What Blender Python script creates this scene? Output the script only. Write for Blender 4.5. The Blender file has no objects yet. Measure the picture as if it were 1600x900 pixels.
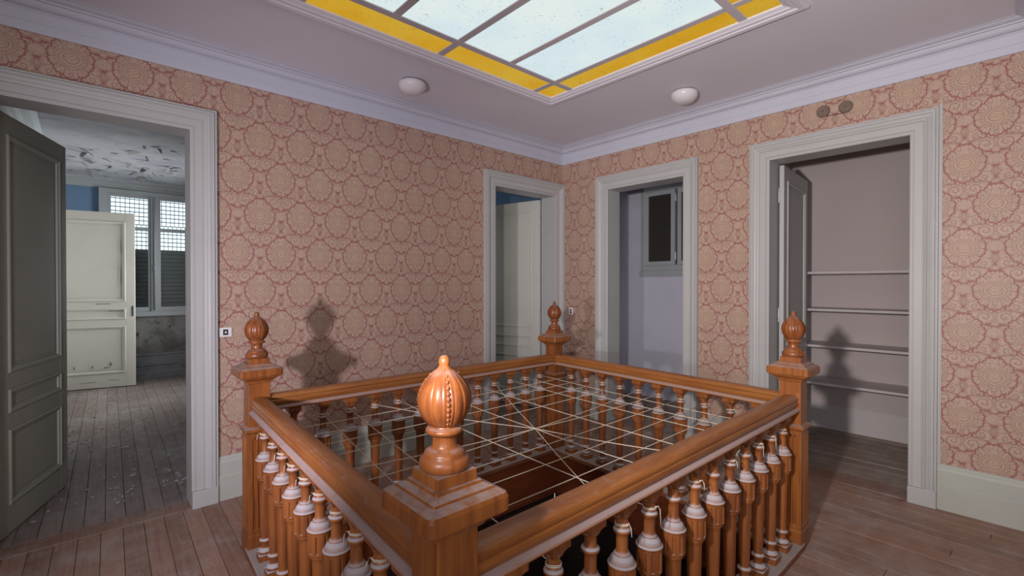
import bpy, bmesh, math, random
from mathutils import Vector, Matrix
random.seed(7)
SC = bpy.context.scene
COL = SC.collection
PI = math.pi
R = math.radians

# ---------------------------------------------------------------- camera, world, light, exposure
F_PX = 738.73
cam_d = bpy.data.cameras.new('camera')
cam = bpy.data.objects.new('camera', cam_d); COL.objects.link(cam)
cam_d.sensor_width = 36.0; cam_d.lens = F_PX / 1600 * 36.0; cam_d.clip_start = 0.02
cam.location = (0, 0, 1.5)
cam.rotation_euler = (R(90 - 0.441), 0, R(47.873 - 90))
SC.camera = cam

W = bpy.data.worlds.new('sky_world'); SC.world = W; W.use_nodes = True
bgn = W.node_tree.nodes['Background']
bgn.inputs['Color'].default_value = (0.80, 0.92, 1.0, 1); bgn.inputs['Strength'].default_value = 1.8

def lamp(name, kind, loc, power, color, radius=0.06, rot=None, size=None):
    l = bpy.data.lights.new(name, kind); l.energy = power; l.color = color
    if kind == 'POINT': l.shadow_soft_size = radius
    if kind == 'AREA': l.shape = 'RECTANGLE'; l.size, l.size_y = size
    o = bpy.data.objects.new(name, l); COL.objects.link(o); o.location = loc
    if rot: o.rotation_euler = rot
    return o
XB_, YB_ = -2.90, -2.60          # walls behind the camera
# two hand lamps of the photographer: one by the left door, one beside the camera
def aim(loc, tgt): return (Vector(tgt)-Vector(loc)).to_track_quat('-Z', 'Y').to_euler()
def torch(loc, tgt, power, color, radius, cone):
    o = lamp('hand_lamp', 'SPOT', loc, power, color, rot=aim(loc, tgt))
    o.data.shadow_soft_size = radius; o.data.spot_size = R(cone); o.data.spot_blend = 1.0
    return o
torch((-0.60, 1.30, 1.25), (1.65, 3.8, 1.35), 190, (0.95, 0.88, 1.0), 0.05, 100)
torch((-0.27, 0.42, 1.68), (5.0, 1.50, 2.05), 430, (1.0, 0.92, 0.91), 0.055, 86)
# two added soft fill lights behind the camera, no window known there
lamp('fill_light', 'AREA', (XB_+0.06, -1.00, 1.75), 36, (0.95, 0.95, 1.0), rot=(0, R(-90), 0), size=(1.7, 1.2))
lamp('fill_light', 'AREA', (-1.00, YB_+0.06, 1.75), 36, (0.95, 0.95, 1.0), rot=(R(90), 0, 0), size=(1.2, 1.7))
lamp('room_light', 'AREA', (2.86, 5.9, 1.9), 5, (0.9, 0.95, 1.0), rot=(0, R(-90), 0), size=(1.2, 0.9))  # added fill lamp that brightens the corner room, no source seen there
# daylight from the unseen window in the side wall of the left room
o = lamp('room_light', 'AREA', (2.56, 7.90, 1.70), 46, (0.95, 0.97, 1.0), rot=(0, R(90), 0), size=(1.5, 0.9)); o.data.spread = R(100)
SC.view_settings.view_transform = 'Standard'
try: SC.view_settings.look = 'None'
except Exception: pass
SC.view_settings.exposure = 0.0
SC.view_settings.gamma = 1.0
SC.view_settings.use_curve_mapping = False

# ---------------------------------------------------------------- node helpers
class X:
    """tiny expression wrapper that writes Math nodes"""
    nt = None
    def __init__(s, v): s.v = v
    @staticmethod
    def m(op, *a, clamp=False):
        n = X.nt.nodes.new('ShaderNodeMath'); n.operation = op; n.use_clamp = clamp
        for i, q in enumerate(a):
            q = q.v if isinstance(q, X) else q
            if isinstance(q, (int, float)): n.inputs[i].default_value = q
            else: X.nt.links.new(q, n.inputs[i])
        return X(n.outputs[0])
    def __add__(s, o): return X.m('ADD', s, o)
    __radd__ = __add__
    def __sub__(s, o): return X.m('SUBTRACT', s, o)
    def __rsub__(s, o): return X.m('SUBTRACT', o, s)
    def __mul__(s, o): return X.m('MULTIPLY', s, o)
    __rmul__ = __mul__
    def __truediv__(s, o): return X.m('DIVIDE', s, o)
def xabs(a): return X.m('ABSOLUTE', a)
def xsin(a): return X.m('SINE', a)
def xcos(a): return X.m('COSINE', a)
def xmin(*a):
    r = a[0]
    for q in a[1:]: r = X.m('MINIMUM', r, q)
    return r
def xmax(*a):
    r = a[0]
    for q in a[1:]: r = X.m('MAXIMUM', r, q)
    return r
def xlen(a, b): return X.m('SQRT', a * a + b * b)
def xatan2(a, b): return X.m('ARCTAN2', a, b)
def xstep(a, lo, hi):
    n = X.nt.nodes.new('ShaderNodeMapRange'); n.interpolation_type = 'SMOOTHSTEP'
    a = a.v if isinstance(a, X) else a
    X.nt.links.new(a, n.inputs['Value'])
    n.inputs['From Min'].default_value = lo; n.inputs['From Max'].default_value = hi
    return X(n.outputs['Result'])
def xmix(f, a, b):
    n = X.nt.nodes.new('ShaderNodeMix'); n.data_type = 'RGBA'
    f = f.v if isinstance(f, X) else f
    if isinstance(f, (int, float)): n.inputs[0].default_value = f
    else: X.nt.links.new(f, n.inputs[0])
    for q, i in ((a, 6), (b, 7)):
        if isinstance(q, tuple): n.inputs[i].default_value = (*q[:3], 1)
        else: X.nt.links.new(q, n.inputs[i])
    return n.outputs[2]
def node(t, **kw):
    n = X.nt.nodes.new(t)
    for k, v in kw.items(): setattr(n, k, v)
    return n
def xnoise(vec, scale, detail=3.0, rough=0.55, stretch=None):
    if stretch:
        mp = node('ShaderNodeMapping'); X.nt.links.new(vec, mp.inputs['Vector'])
        mp.inputs['Scale'].default_value = stretch; vec = mp.outputs[0]
    n = node('ShaderNodeTexNoise'); X.nt.links.new(vec, n.inputs['Vector'])
    n.inputs['Scale'].default_value = scale; n.inputs['Detail'].default_value = detail
    n.inputs['Roughness'].default_value = rough
    return X(n.outputs[0])
def xvoro(vec, scale, feature='F1'):
    n = node('ShaderNodeTexVoronoi', feature=feature); X.nt.links.new(vec, n.inputs['Vector'])
    n.inputs['Scale'].default_value = scale
    return X(n.outputs['Distance'])
def material(name):
    m = bpy.data.materials.new(name); m.use_nodes = True
    X.nt = m.node_tree
    b = m.node_tree.nodes['Principled BSDF']
    return m, b
def setc(b, c):
    if isinstance(c, tuple): b.inputs['Base Color'].default_value = (*c[:3], 1)
    else: X.nt.links.new(c, b.inputs['Base Color'])
def bump(b, h, strength=0.3, dist=0.002):
    n = node('ShaderNodeBump'); n.inputs['Strength'].default_value = strength; n.inputs['Distance'].default_value = dist
    X.nt.links.new(h.v, n.inputs['Height']); X.nt.links.new(n.outputs[0], b.inputs['Normal'])
def geo(): return node('ShaderNodeNewGeometry')
def pos(): return geo().outputs['Position']
def sep(v):
    n = node('ShaderNodeSeparateXYZ'); X.nt.links.new(v, n.inputs[0])
    return X(n.outputs[0]), X(n.outputs[1]), X(n.outputs[2])

MAT = {}
# ---- plain and painted
def paint(name, c, rough=0.55, dirt=0.12, dirtc=None, scale=3.0):
    m, b = material(name)
    p = pos()
    n = xnoise(p, scale, 5.0)
    d = dirtc or tuple(x * 0.7 for x in c)
    setc(b, xmix(xstep(n, 0.45, 0.75) * dirt * 3.0, c, d))
    b.inputs['Roughness'].default_value = rough
    b.inputs['Specular IOR Level'].default_value = 0.3
    MAT[name] = m
    return m
paint('casing_paint', (0.49, 0.495, 0.485), 0.42, 0.05)
paint('baseboard_paint', (0.48, 0.50, 0.445), 0.42, 0.06)
paint('ceiling_paint', (0.75, 0.74, 0.82), 0.75, 0.05, scale=1.2)
paint('cornice_paint', (0.58, 0.595, 0.68), 0.6, 0.05)
paint('door_paint', (0.41, 0.42, 0.36), 0.45, 0.10, (0.33, 0.32, 0.27))
paint('door_paint_light', (0.64, 0.64, 0.565), 0.4, 0.05)
paint('plaster', (0.55, 0.52, 0.50), 0.8, 0.08)
paint('closet_paper', (0.57, 0.505, 0.49), 0.75, 0.08, (0.50, 0.44, 0.42), 2.0)
paint('shelf_paint', (0.62, 0.58, 0.575), 0.5, 0.06)
paint('blue_wall', (0.16, 0.26, 0.40), 0.7, 0.08)
paint('lilac_wall', (0.60, 0.60, 0.69), 0.7, 0.06)
paint('window_paint', (0.40, 0.43, 0.44), 0.4, 0.08)
paint('bar_paint', (0.58, 0.54, 0.58), 0.6, 0.10)
paint('slat_paint', (0.27, 0.27, 0.25), 0.6, 0.12)
paint('globe_glass', (0.74, 0.72, 0.74), 0.12, 0.0)
paint('globe_base', (0.25, 0.23, 0.23), 0.5, 0.0)
paint('switch_white', (0.80, 0.80, 0.80), 0.35, 0.0)
paint('switch_dark', (0.05, 0.05, 0.06), 0.4, 0.0)
paint('rosette_brown', (0.20, 0.145, 0.11), 0.5, 0.1, scale=30)
paint('wire_dark', (0.04, 0.03, 0.03), 0.6, 0.0)
paint('hinge_metal', (0.62, 0.62, 0.62), 0.4, 0.0)
paint('string_cream', (0.66, 0.58, 0.47), 0.8, 0.05)
paint('old_plank', (0.20, 0.17, 0.15), 0.7, 0.2, scale=9)
paint('lower_dark', (0.03, 0.02, 0.016), 0.8, 0.1)  # near-black colour stands in for the gloom down the stairwell

# ---- varnished wood with dust on upward faces
def wood(name, c1, c2, dust, rough=0.30, dustc=(0.38, 0.345, 0.345), grain_axis=2, lo=0.55, hi=0.95):
    m, b = material(name)
    tc = node('ShaderNodeTexCoord'); oi = node('ShaderNodeObjectInfo')
    v = node('ShaderNodeVectorMath', operation='ADD'); X.nt.links.new(tc.outputs['Object'], v.inputs[0])
    r3 = X(oi.outputs['Random']) * 7.0
    cmb = node('ShaderNodeCombineXYZ')
    for i in range(3): X.nt.links.new(r3.v, cmb.inputs[i])
    X.nt.links.new(cmb.outputs[0], v.inputs[1])
    st = [14.0, 14.0, 14.0]; st[grain_axis] = 1.1
    g1 = xnoise(v.outputs[0], 3.0, 6.0, 0.6, tuple(st))
    g2 = xnoise(v.outputs[0], 2.0, 3.0)
    f = xstep(g1 * 0.7 + g2 * 0.3 + (X(oi.outputs['Random']) - 0.5) * 0.12, 0.36, 0.66)
    base = xmix(f, c1, c2)
    G = geo()
    nz = sep(G.outputs['Normal'])[2]
    dn = xnoise(G.outputs['Position'], 26.0, 5.0, 0.65)
    dn2 = xnoise(G.outputs['Position'], 90.0, 3.0, 0.7)
    df = xstep(nz, lo, hi) * xstep(dn * 0.75 + dn2 * 0.25 + dust * 0.5, 0.48, 0.78) * min(0.93, 0.35 + dust * 0.6)
    setc(b, xmix(df, base, dustc))
    rr = X.m('ADD', df * 0.55, rough, clamp=True)
    X.nt.links.new(rr.v, b.inputs['Roughness'])
    bump(b, g1, 0.12, 0.0015)
    MAT[name] = m
WC1, WC2 = (0.30, 0.102, 0.024), (0.175, 0.052, 0.015)
wood('wood_turned', (0.30, 0.098, 0.024), (0.17, 0.050, 0.015), 1.35, 0.42, lo=0.30, hi=0.60, dustc=(0.43, 0.41, 0.43))
wood('wood_post', WC1, WC2, 0.30)
wood('wood_cap', WC1, WC2, 0.42)
wood('wood_finial', (0.29, 0.092, 0.023), (0.155, 0.043, 0.014), 0.26, 0.36)
wood('wood_rail_x', (0.315, 0.118, 0.029), (0.215, 0.068, 0.018), 0.0, 0.32, grain_axis=0)
wood('wood_rail_ledge', (0.36, 0.13, 0.03), (0.24, 0.07, 0.018), 0.62, 0.4, (0.40, 0.355, 0.36), grain_axis=0, lo=0.2, hi=0.7)
wood('wood_curb', (0.26, 0.10, 0.045), (0.16, 0.06, 0.03), 0.9, 0.5, (0.36, 0.32, 0.30), grain_axis=0)
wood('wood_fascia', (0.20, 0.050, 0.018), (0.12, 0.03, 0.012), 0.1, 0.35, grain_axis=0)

# ---- floor planks
def floor_mat(name, cA, cB, dustc, dust):
    m, b = material(name)
    p = pos(); oi = node('ShaderNodeObjectInfo')
    rnd = X(oi.outputs['Random'])
    g = xnoise(p, 3.0, 6.0, 0.65, (16.0, 0.9, 4.0))
    big = xnoise(p, 1.1, 5.0, 0.6)
    med = xnoise(p, 7.0, 6.0, 0.7)
    base = xmix(xstep(g * 0.75 + (rnd - 0.5) * 0.22 + 0.12, 0.34, 0.68), cA, cB)
    df = xstep(big * 0.6 + med * 0.5 + dust, 0.50, 0.82) * 0.75
    c = xmix(df, base, dustc)
    sp = xvoro(p, 60.0)
    spm = xstep(sp, 0.20, 0.10) * xstep(xnoise(p, 5.0, 2.0), 0.46, 0.58)
    c = xmix(spm * 0.7, c, (0.55, 0.52, 0.48))
    setc(b, c); b.inputs['Roughness'].default_value = 0.58
    b.inputs['Specular IOR Level'].default_value = 0.3
    bump(b, g + med * 0.5, 0.25, 0.002)
    MAT[name] = m
floor_mat('hall_plank', (0.36, 0.215, 0.155), (0.23, 0.132, 0.096), (0.44, 0.385, 0.36), 0.05)
floor_mat('room_plank', (0.30, 0.245, 0.22), (0.20, 0.155, 0.14), (0.42, 0.41, 0.39), 0.03)
floor_mat('closet_plank', (0.36, 0.27, 0.215), (0.25, 0.18, 0.145), (0.50, 0.45, 0.41), 0.06)
paint('dust_flakes', (0.42, 0.41, 0.38), 0.9, 0.0)
paint('flake_under', (0.30, 0.30, 0.30), 0.9, 0.1)

# ---- damp wall, peeling ceiling
def damp(name, cA, cB, cC, s):
    m, b = material(name); p = pos()
    n1 = xnoise(p, s, 6.0, 0.65); n2 = xnoise(p, s * 2.7, 5.0, 0.7)
    c = xmix(xstep(n1, 0.42, 0.62), cA, cB)
    c = xmix(xstep(n2, 0.60, 0.68), c, cC)
    setc(b, c); b.inputs['Roughness'].default_value = 0.85; bump(b, n1 + n2, 0.5, 0.01)
    MAT[name] = m
damp('damp_plaster', (0.27, 0.27, 0.255), (0.14, 0.135, 0.12), (0.06, 0.045, 0.035), 2.6)
damp('peeling_paint', (0.42, 0.44, 0.47), (0.32, 0.34, 0.37), (0.13, 0.11, 0.10), 1.6)
damp('wainscot_paint', (0.22, 0.23, 0.235), (0.16, 0.165, 0.17), (0.07, 0.07, 0.07), 2.0)

# ---- skylight glass (daylight seen through ribbed dusty glass)
def pane_mat(name, c, c2, dirtc):
    m = bpy.data.materials.new(name); m.use_nodes = True; X.nt = m.node_tree
    nt = m.node_tree; nt.nodes.remove(nt.nodes['Principled BSDF'])
    p = pos(); x, y, z = sep(p)
    rib = xsin(x * 560.0) * 0.5 + 0.5
    soft = xnoise(p, 2.2, 3.0)
    col = xmix(xstep(soft, 0.35, 0.7), c, c2)
    col = xmix(rib * 0.30, col, tuple(q * 0.62 for q in c))
    sp = xstep(xvoro(p, 48.0), 0.24, 0.10) * xstep(xnoise(p, 9.0, 2.0), 0.46, 0.58)
    blot = xstep(xnoise(p, 13.0, 5.0, 0.75), 0.655, 0.72)
    d = xmax(sp * 0.8, blot * 0.9)
    col = xmix(d, col, dirtc)
    e = node('ShaderNodeEmission'); X.nt.links.new(col, e.inputs[0]); e.inputs[1].default_value = 1.0
    X.nt.links.new(e.outputs[0], nt.nodes['Material Output'].inputs[0])
    MAT[name] = m
pane_mat('pane_white', (0.70, 0.83, 0.87), (0.80, 0.89, 0.86), (0.25, 0.28, 0.30))
pane_mat('pane_yellow', (0.63, 0.39, 0.04), (0.62, 0.31, 0.012), (0.20, 0.08, 0.01))

# ---- frosted dark glass / clear glass
m, b = material('dark_glass'); p = pos()
g = xnoise(p, 90.0, 2.0); spk = xstep(xvoro(p, 45.0), 0.13, 0.07)
setc(b, xmix(spk * xstep(xnoise(p, 6.0), 0.45, 0.6), (0.045, 0.038, 0.035), (0.45, 0.42, 0.40)))
b.inputs['Roughness'].default_value = 0.35; bump(b, g, 0.4, 0.002); MAT['dark_glass'] = m
m, b = material('clear_glass'); nt = m.node_tree
tr = node('ShaderNodeBsdfTransparent'); tr.inputs[0].default_value = (0.93, 0.96, 0.97, 1)
gl = node('ShaderNodeBsdfGlossy'); gl.inputs['Roughness'].default_value = 0.05
mx = node('ShaderNodeMixShader'); mx.inputs[0].default_value = 0.06
nt.links.new(tr.outputs[0], mx.inputs[1]); nt.links.new(gl.outputs[0], mx.inputs[2])
nt.links.new(mx.outputs[0], nt.nodes['Material Output'].inputs[0]); nt.nodes.remove(b); MAT['clear_glass'] = m

# ---- damask wallpaper: one motif in a node group, used twice (half drop)
PW, PH = 0.2865, 0.5480
def damask_group():
    g = bpy.data.node_groups.new('damask_motif', 'ShaderNodeTree')
    for n in ('u', 'z'): g.interface.new_socket(n, in_out='INPUT', socket_type='NodeSocketFloat')
    for n in ('d', 'line', 'gold', 'med'): g.interface.new_socket(n, in_out='OUTPUT', socket_type='NodeSocketFloat')
    X.nt = g
    gi = g.nodes.new('NodeGroupInput'); go = g.nodes.new('NodeGroupOutput')
    ax = X.m('ABSOLUTE', X.m('WRAP', X(gi.outputs[0]), PW / 2, -PW / 2))
    z = X.m('WRAP', X(gi.outputs[1]), 0.129, 0.129 - PH)
    lines = []
    def blob(cx, cz, rx, rz, k, amp, ph=0.0, vein=0.14, inner=0.40):
        """leaf-like lobe: scalloped ellipse with thin veins running in from the notches"""
        dx = (ax - cx) / rx; dz_ = (z - cz) / rz
        q = xlen(dx, dz_); sn = xabs(xsin(xatan2(dz_, dx) * k + ph))
        d = (q - (sn * amp + (1.0 - amp))) * min(rx, rz)
        if vein: lines.append(xstep(sn, vein, vein * 0.35) * xstep(q, inner, inner + 0.12) * xstep(d, 0.0, -0.0015))
        return d
    def spiral(cx, cz, rad, turns, hand=1.0):
        a = xatan2(z - cz, ax - cx); q = xlen(ax - cx, z - cz)
        lines.append(xstep(xsin(a * hand + q * (2 * PI * turns / rad)), 0.62, 0.92) * xstep(q, rad, rad * 0.9) * 0.9)
    # medallion: toothed sunflower with a heart-shaped boss
    th = xatan2(ax, z)
    r = xlen(ax / 0.100, z / 0.120) * (0.985 + 0.06 * xabs(xsin(th * 2.0)))
    p1 = xabs(xsin(th * 5.5 + 0.35)); p2 = xabs(xsin(th * 16.5 + 0.2))
    d1 = (r - (p1 * 0.10 + p2 * 0.065 + 0.85)) * 0.105
    hr = r * (1.0 + 0.16 * xcos(th * 2.0)) * (1.0 + 0.10 * xcos(th))
    ml = [xstep(xabs(hr - 0.30), 0.026, 0.010), xstep(xabs(hr - 0.44), 0.022, 0.008),
              xstep(xabs(hr - 0.52), 0.040, 0.020) * xstep(xsin(th * 30.0), 0.0, 0.6) * 0.8,
              xstep(xabs(hr - 0.60), 0.020, 0.008) * 0.8,
              xstep(p1, 0.16, 0.05) * xstep(r, 0.58, 0.64) * xstep(d1, 0.0, -0.001),
              xstep(p2, 0.30, 0.10) * xstep(r, 0.72, 0.76) * xstep(d1, 0.0, -0.001) * 0.7,
              xstep(xabs(xsin(th * 5.5 + 0.35 + PI / 2)), 0.30, 0.15) * xstep(xabs(r - 0.74), 0.045, 0.02) * 0.9,
              xstep(xabs(xsin(th * 3.0) * 0.07 + hr - 0.15), 0.022, 0.008)]
    lines.append(xmax(*ml) * xstep(d1, 0.0, -0.001))
    s1 = blob(0.046, -0.170, 0.041, 0.040, 4.0, 0.10, 0.5, 0.0); spiral(0.046, -0.170, 0.040, 1.6)
    lf = blob(0.084, -0.150, 0.026, 0.042, 3.0, 0.22, 0.8)
    lf2 = blob(0.098, -0.205, 0.026, 0.030, 3.0, 0.22, 0.2)
    stem = xmax(ax - 0.004, xabs(z + 0.15) - 0.05)
    bud = blob(0.0, -0.210, 0.015, 0.013, 1.5, 0.2, 0.0, 0.0)
    vase = blob(0.0, -0.268, 0.045, 0.031, 5.5, 0.16, 0.0, 0.16, 0.25)
    vl = blob(0.050, -0.238, 0.027, 0.013, 3.0, 0.25, 0.4)
    up = blob(0.036, -0.322, 0.020, 0.028, 3.5, 0.20, 0.3)
    dia = ax + xabs(z + 0.345) - 0.024
    lines += [xstep(xabs(dia + 0.004), 0.0028, 0.0012), xstep(xabs(dia + 0.014), 0.003, 0.0014)]
    w1 = blob(0.052, -0.380, 0.040, 0.036, 4.5, 0.12, 0.2, 0.0); spiral(0.056, -0.376, 0.030, 1.3, -1.0)
    w2 = blob(0.098, -0.352, 0.037, 0.026, 4.0, 0.20, 0.5)
    w3 = blob(0.126, -0.385, 0.020, 0.034, 3.0, 0.22, 0.1)
    pal = blob(0.0, -0.412, 0.016, 0.020, 2.5, 0.2, 0.0)
    d = xmin(s1, lf, lf2, stem, bud, vase, vl, up, dia, w1, w2, w3, pal)
    lines.append(xstep(xabs(d), 0.0020, 0.0007) * 0.8)
    d = d - 0.0042
    line = xmax(*lines)
    gold = xstep(hr, 0.62, 0.50)
    inm = xstep(d1, 0.0, -0.001)
    line = line * xmax(inm, xstep(d, 0.0003, -0.0010))
    for s, k in ((d, 0), (line, 1), (gold, 2), (d1, 3)): g.links.new(s.v, go.inputs[k])
    return g
DG = damask_group()
def wallpaper(name, axis, u0, z0):
    m, b = material(name); p = pos(); c = sep(p)
    u, z = c[axis], c[2]
    wob = (xnoise(p, 60.0, 2.0) - 0.5) * 0.007
    res = []
    for k in (0, 1):
        n = node('ShaderNodeGroup'); n.node_tree = DG
        X.nt.links.new((u - (u0 + k * PW / 2) + wob).v, n.inputs[0])
        X.nt.links.new((z - (z0 + k * PH / 2) + wob).v, n.inputs[1])
        res.append(n)
    dA, dB = X(res[0].outputs[0]), X(res[1].outputs[0])
    dm = xmin(X(res[0].outputs[3]), X(res[1].outputs[3]))
    d = xmin(dA, dB)
    # ground shows between the leaves and as a band round every medallion
    seam = xstep(xabs(dA - dB), 0.006, 0.002) * xstep(d, 0.004, -0.002) * 0.7
    outm = xstep(dm, -0.0006, 0.0006)
    ground = outm * xmax(xstep(d, -0.0006, 0.0010), seam, xstep(dm, 0.0115, 0.0085))
    line = xmax(X(res[0].outputs[1]), X(res[1].outputs[1]))
    gold = xmax(X(res[0].outputs[2]), X(res[1].outputs[2]))
    fn = xnoise(p, 170.0, 2.0, 0.6)
    cream = xmix(xnoise(p, 2.0, 3.0), (0.555, 0.405, 0.32), (0.515, 0.37, 0.288))
    cream = xmix(gold * 0.35, cream, (0.50, 0.35, 0.23))
    cream = xmix(xstep(fn, 0.55, 0.75) * 0.35, cream, (0.40, 0.26, 0.20))
    fil = xstep(xabs(xvoro(p, 95.0, 'SMOOTH_F1') - 0.36), 0.10, 0.02) * (1.0 - gold)
    line = xmax(line, fil * 0.42)
    col = xmix(line * 0.85, cream, (0.27, 0.150, 0.110))
    col = xmix(ground, col, (0.335, 0.135, 0.122))
    setc(b, col); b.inputs['Roughness'].default_value = 0.5
    b.inputs['Specular IOR Level'].default_value = 0.35
    MAT[name] = m
wallpaper('wallpaper_along_x', 0, 0.809, 2.277)
wallpaper('wallpaper_along_y', 1, 0.311, 2.285)

# ---------------------------------------------------------------- mesh helpers
class MB:
    def __init__(s): s.v = []; s.f = []; s.sm = []; s.mi = []
    def add(s, vs, fs, smooth=False, mi=0):
        o = len(s.v); s.v += [tuple(q) for q in vs]
        for f in fs: s.f.append([i + o for i in f]); s.sm.append(smooth); s.mi.append(mi)
        return s
    def box(s, a, b, mi=0):
        (x0, y0, z0), (x1, y1, z1) = a, b
        vs = [(x0,y0,z0),(x1,y0,z0),(x1,y1,z0),(x0,y1,z0),(x0,y0,z1),(x1,y0,z1),(x1,y1,z1),(x0,y1,z1)]
        return s.add(vs, [(3,2,1,0),(4,5,6,7),(0,1,5,4),(1,2,6,5),(2,3,7,6),(3,0,4,7)], mi=mi)
    def lathe(s, prof, seg=24, c=(0,0,0), mod=None, smooth=True):
        vs = []; fs = []; n = len(prof)
        for (r, z) in prof:
            for k in range(seg):
                a = 2 * PI * k / seg
                q = r * (mod(a, z) if mod else 1.0)
                vs.append((c[0] + q * math.cos(a), c[1] + q * math.sin(a), c[2] + z))
        for i in range(n - 1):
            for k in range(seg):
                k2 = (k + 1) % seg
                fs.append((i*seg+k, i*seg+k2, (i+1)*seg+k2, (i+1)*seg+k))
        s.add(vs, fs, smooth)
        s.add([vs[k] for k in range(seg)][::-1], [tuple(range(seg))])
        s.add([vs[(n-1)*seg+k] for k in range(seg)], [tuple(range(seg))])
        return s
    def rings(s, rs, smooth=False, cap=True):
        """rs: list of closed rings (equal length lists of points), counter-clockwise seen from the last ring"""
        n = len(rs[0]); vs = [p for r in rs for p in r]; fs = []
        for i in range(len(rs) - 1):
            for k in range(n):
                k2 = (k + 1) % n
                fs.append((i*n+k, i*n+k2, (i+1)*n+k2, (i+1)*n+k))
        s.add(vs, fs, smooth)
        if cap:
            s.add(rs[0][::-1], [tuple(range(n))]); s.add(rs[-1], [tuple(range(n))])
        return s
    def tube(s, pts, rad, seg=6):
        pts = [Vector(p) for p in pts]; rs = []
        for i, p in enumerate(pts):
            d = (pts[min(i+1, len(pts)-1)] - pts[max(i-1, 0)]).normalized()
            up = Vector((0,0,1)) if abs(d.z) < 0.9 else Vector((1,0,0))
            a = d.cross(up).normalized(); bb = d.cross(a).normalized()
            rs.append([tuple(p + (a*math.cos(2*PI*k/seg) - bb*math.sin(2*PI*k/seg))*rad) for k in range(seg)])
        return s.rings(rs, True)
    def sphere(s, c, r, seg=8, rings=6):
        prof = [(max(1e-4, r*math.sin(PI*i/rings)), -r*math.cos(PI*i/rings)) for i in range(rings+1)]
        return s.lathe(prof, seg, c)
    def mesh(s, name, mats):
        me = bpy.data.meshes.new(name); me.from_pydata(s.v, [], s.f); me.update()
        for p, sm, mi in zip(me.polygons, s.sm, s.mi): p.use_smooth = sm; p.material_index = mi
        for q in (mats if isinstance(mats, (list, tuple)) else [mats]): me.materials.append(MAT[q])
        bm = bmesh.new(); bm.from_mesh(me); bmesh.ops.remove_doubles(bm, verts=bm.verts, dist=1e-6)
        bmesh.ops.recalc_face_normals(bm, faces=bm.faces); bm.to_mesh(me); bm.free()
        return me
    def build(s, name, mats, parent=None, bevel=0, loc=None, rotz=0, seg=2):
        o = bpy.data.objects.new(name, s.mesh(name, mats)); COL.objects.link(o)
        if parent: o.parent = parent
        if loc: o.location = loc
        if rotz: o.rotation_euler.z = rotz
        if bevel:
            md = o.modifiers.new('bevel', 'BEVEL'); md.width = bevel; md.segments = seg; md.limit_method = 'ANGLE'; md.angle_limit = R(40)
            md.harden_normals = False
        return o
def inst(name, me, parent=None, loc=(0,0,0), rotz=0):
    o = bpy.data.objects.new(name, me); COL.objects.link(o); o.location = loc; o.rotation_euler.z = rotz
    if parent: o.parent = parent
    return o
def empty(name, loc=(0,0,0), rotz=0):
    o = bpy.data.objects.new(name, None); COL.objects.link(o); o.location = loc; o.rotation_euler.z = rotz
    o.empty_display_size = 0.1
    return o
def tag(o, label=None, cat=None, group=None, kind=None):
    if label: o['label'] = label
    if cat: o['category'] = cat
    if group: o['group'] = group
    if kind: o['kind'] = kind
    return o
def struct(o, label, cat): return tag(o, label, cat, kind='structure')

# ---------------------------------------------------------------- the room
YW, XW = 3.793, 4.244          # faces of the left and right wall
TH = 0.20
ZC = 3.10
XB, YB = XB_, YB_
DT = 2.53                      # door opening height
D1, D2 = (-0.375, 0.526), (3.187, 4.092)      # openings in the left wall (x)
D3, D4 = (2.250, 3.122), (0.583, 1.484)       # openings in the right wall (y)

def wall(name, axis, c0, c1, u0, u1, z0, z1, holes, mats, label, facemi):
    """box wall with openings; axis 1: plane y=c0..c1 running along x; axis 0: plane x running along y. facemi: slot for the c0 face"""
    b = MB(); cuts = sorted(set([u0, u1] + [h for q in holes for h in q[:2]]))
    zc = sorted(set([z0, z1] + [h for q in holes for h in q[2:]]))
    def solid(i, j):
        if i < 0 or j < 0 or i >= len(cuts)-1 or j >= len(zc)-1: return False
        um, zm = (cuts[i]+cuts[i+1])/2, (zc[j]+zc[j+1])/2
        return not any(q[0] < um < q[1] and q[2] < zm < q[3] for q in holes)
    def P(u, c, z): return (u, c, z) if axis == 1 else (c, u, z)
    for i in range(len(cuts)-1):
        for j in range(len(zc)-1):
            if not solid(i, j): continue
            a, e, f, g = cuts[i], cuts[i+1], zc[j], zc[j+1]
            b.add([P(a,c0,f),P(e,c0,f),P(e,c0,g),P(a,c0,g)], [(0,1,2,3)], mi=facemi)
            b.add([P(a,c1,f),P(e,c1,f),P(e,c1,g),P(a,c1,g)], [(3,2,1,0)], mi=1)
            if not solid(i-1,j): b.add([P(a,c0,f),P(a,c1,f),P(a,c1,g),P(a,c0,g)], [(3,2,1,0)], mi=1)
            if not solid(i+1,j): b.add([P(e,c0,f),P(e,c1,f),P(e,c1,g),P(e,c0,g)], [(0,1,2,3)], mi=1)
            if not solid(i,j-1): b.add([P(a,c0,f),P(e,c0,f),P(e,c1,f),P(a,c1,f)], [(0,1,2,3)], mi=1)
            if not solid(i,j+1): b.add([P(a,c0,g),P(e,c0,g),P(e,c1,g),P(a,c1,g)], [(3,2,1,0)], mi=1)
    o = b.build(name, mats)
    return struct(o, label, 'wall')
wall('wall_left', 1, YW, YW+TH, XB, XW+TH, -0.3, ZC, [(D1[0]-0.02, D1[1]+0.02, -0.02, DT+0.02), (D2[0]-0.02, D2[1]+0.02, -0.02, DT+0.02)],
     ['wallpaper_along_x', 'plaster'], 'pink damask papered wall with the blue-room doorway and corner doorway', 0)
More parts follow.
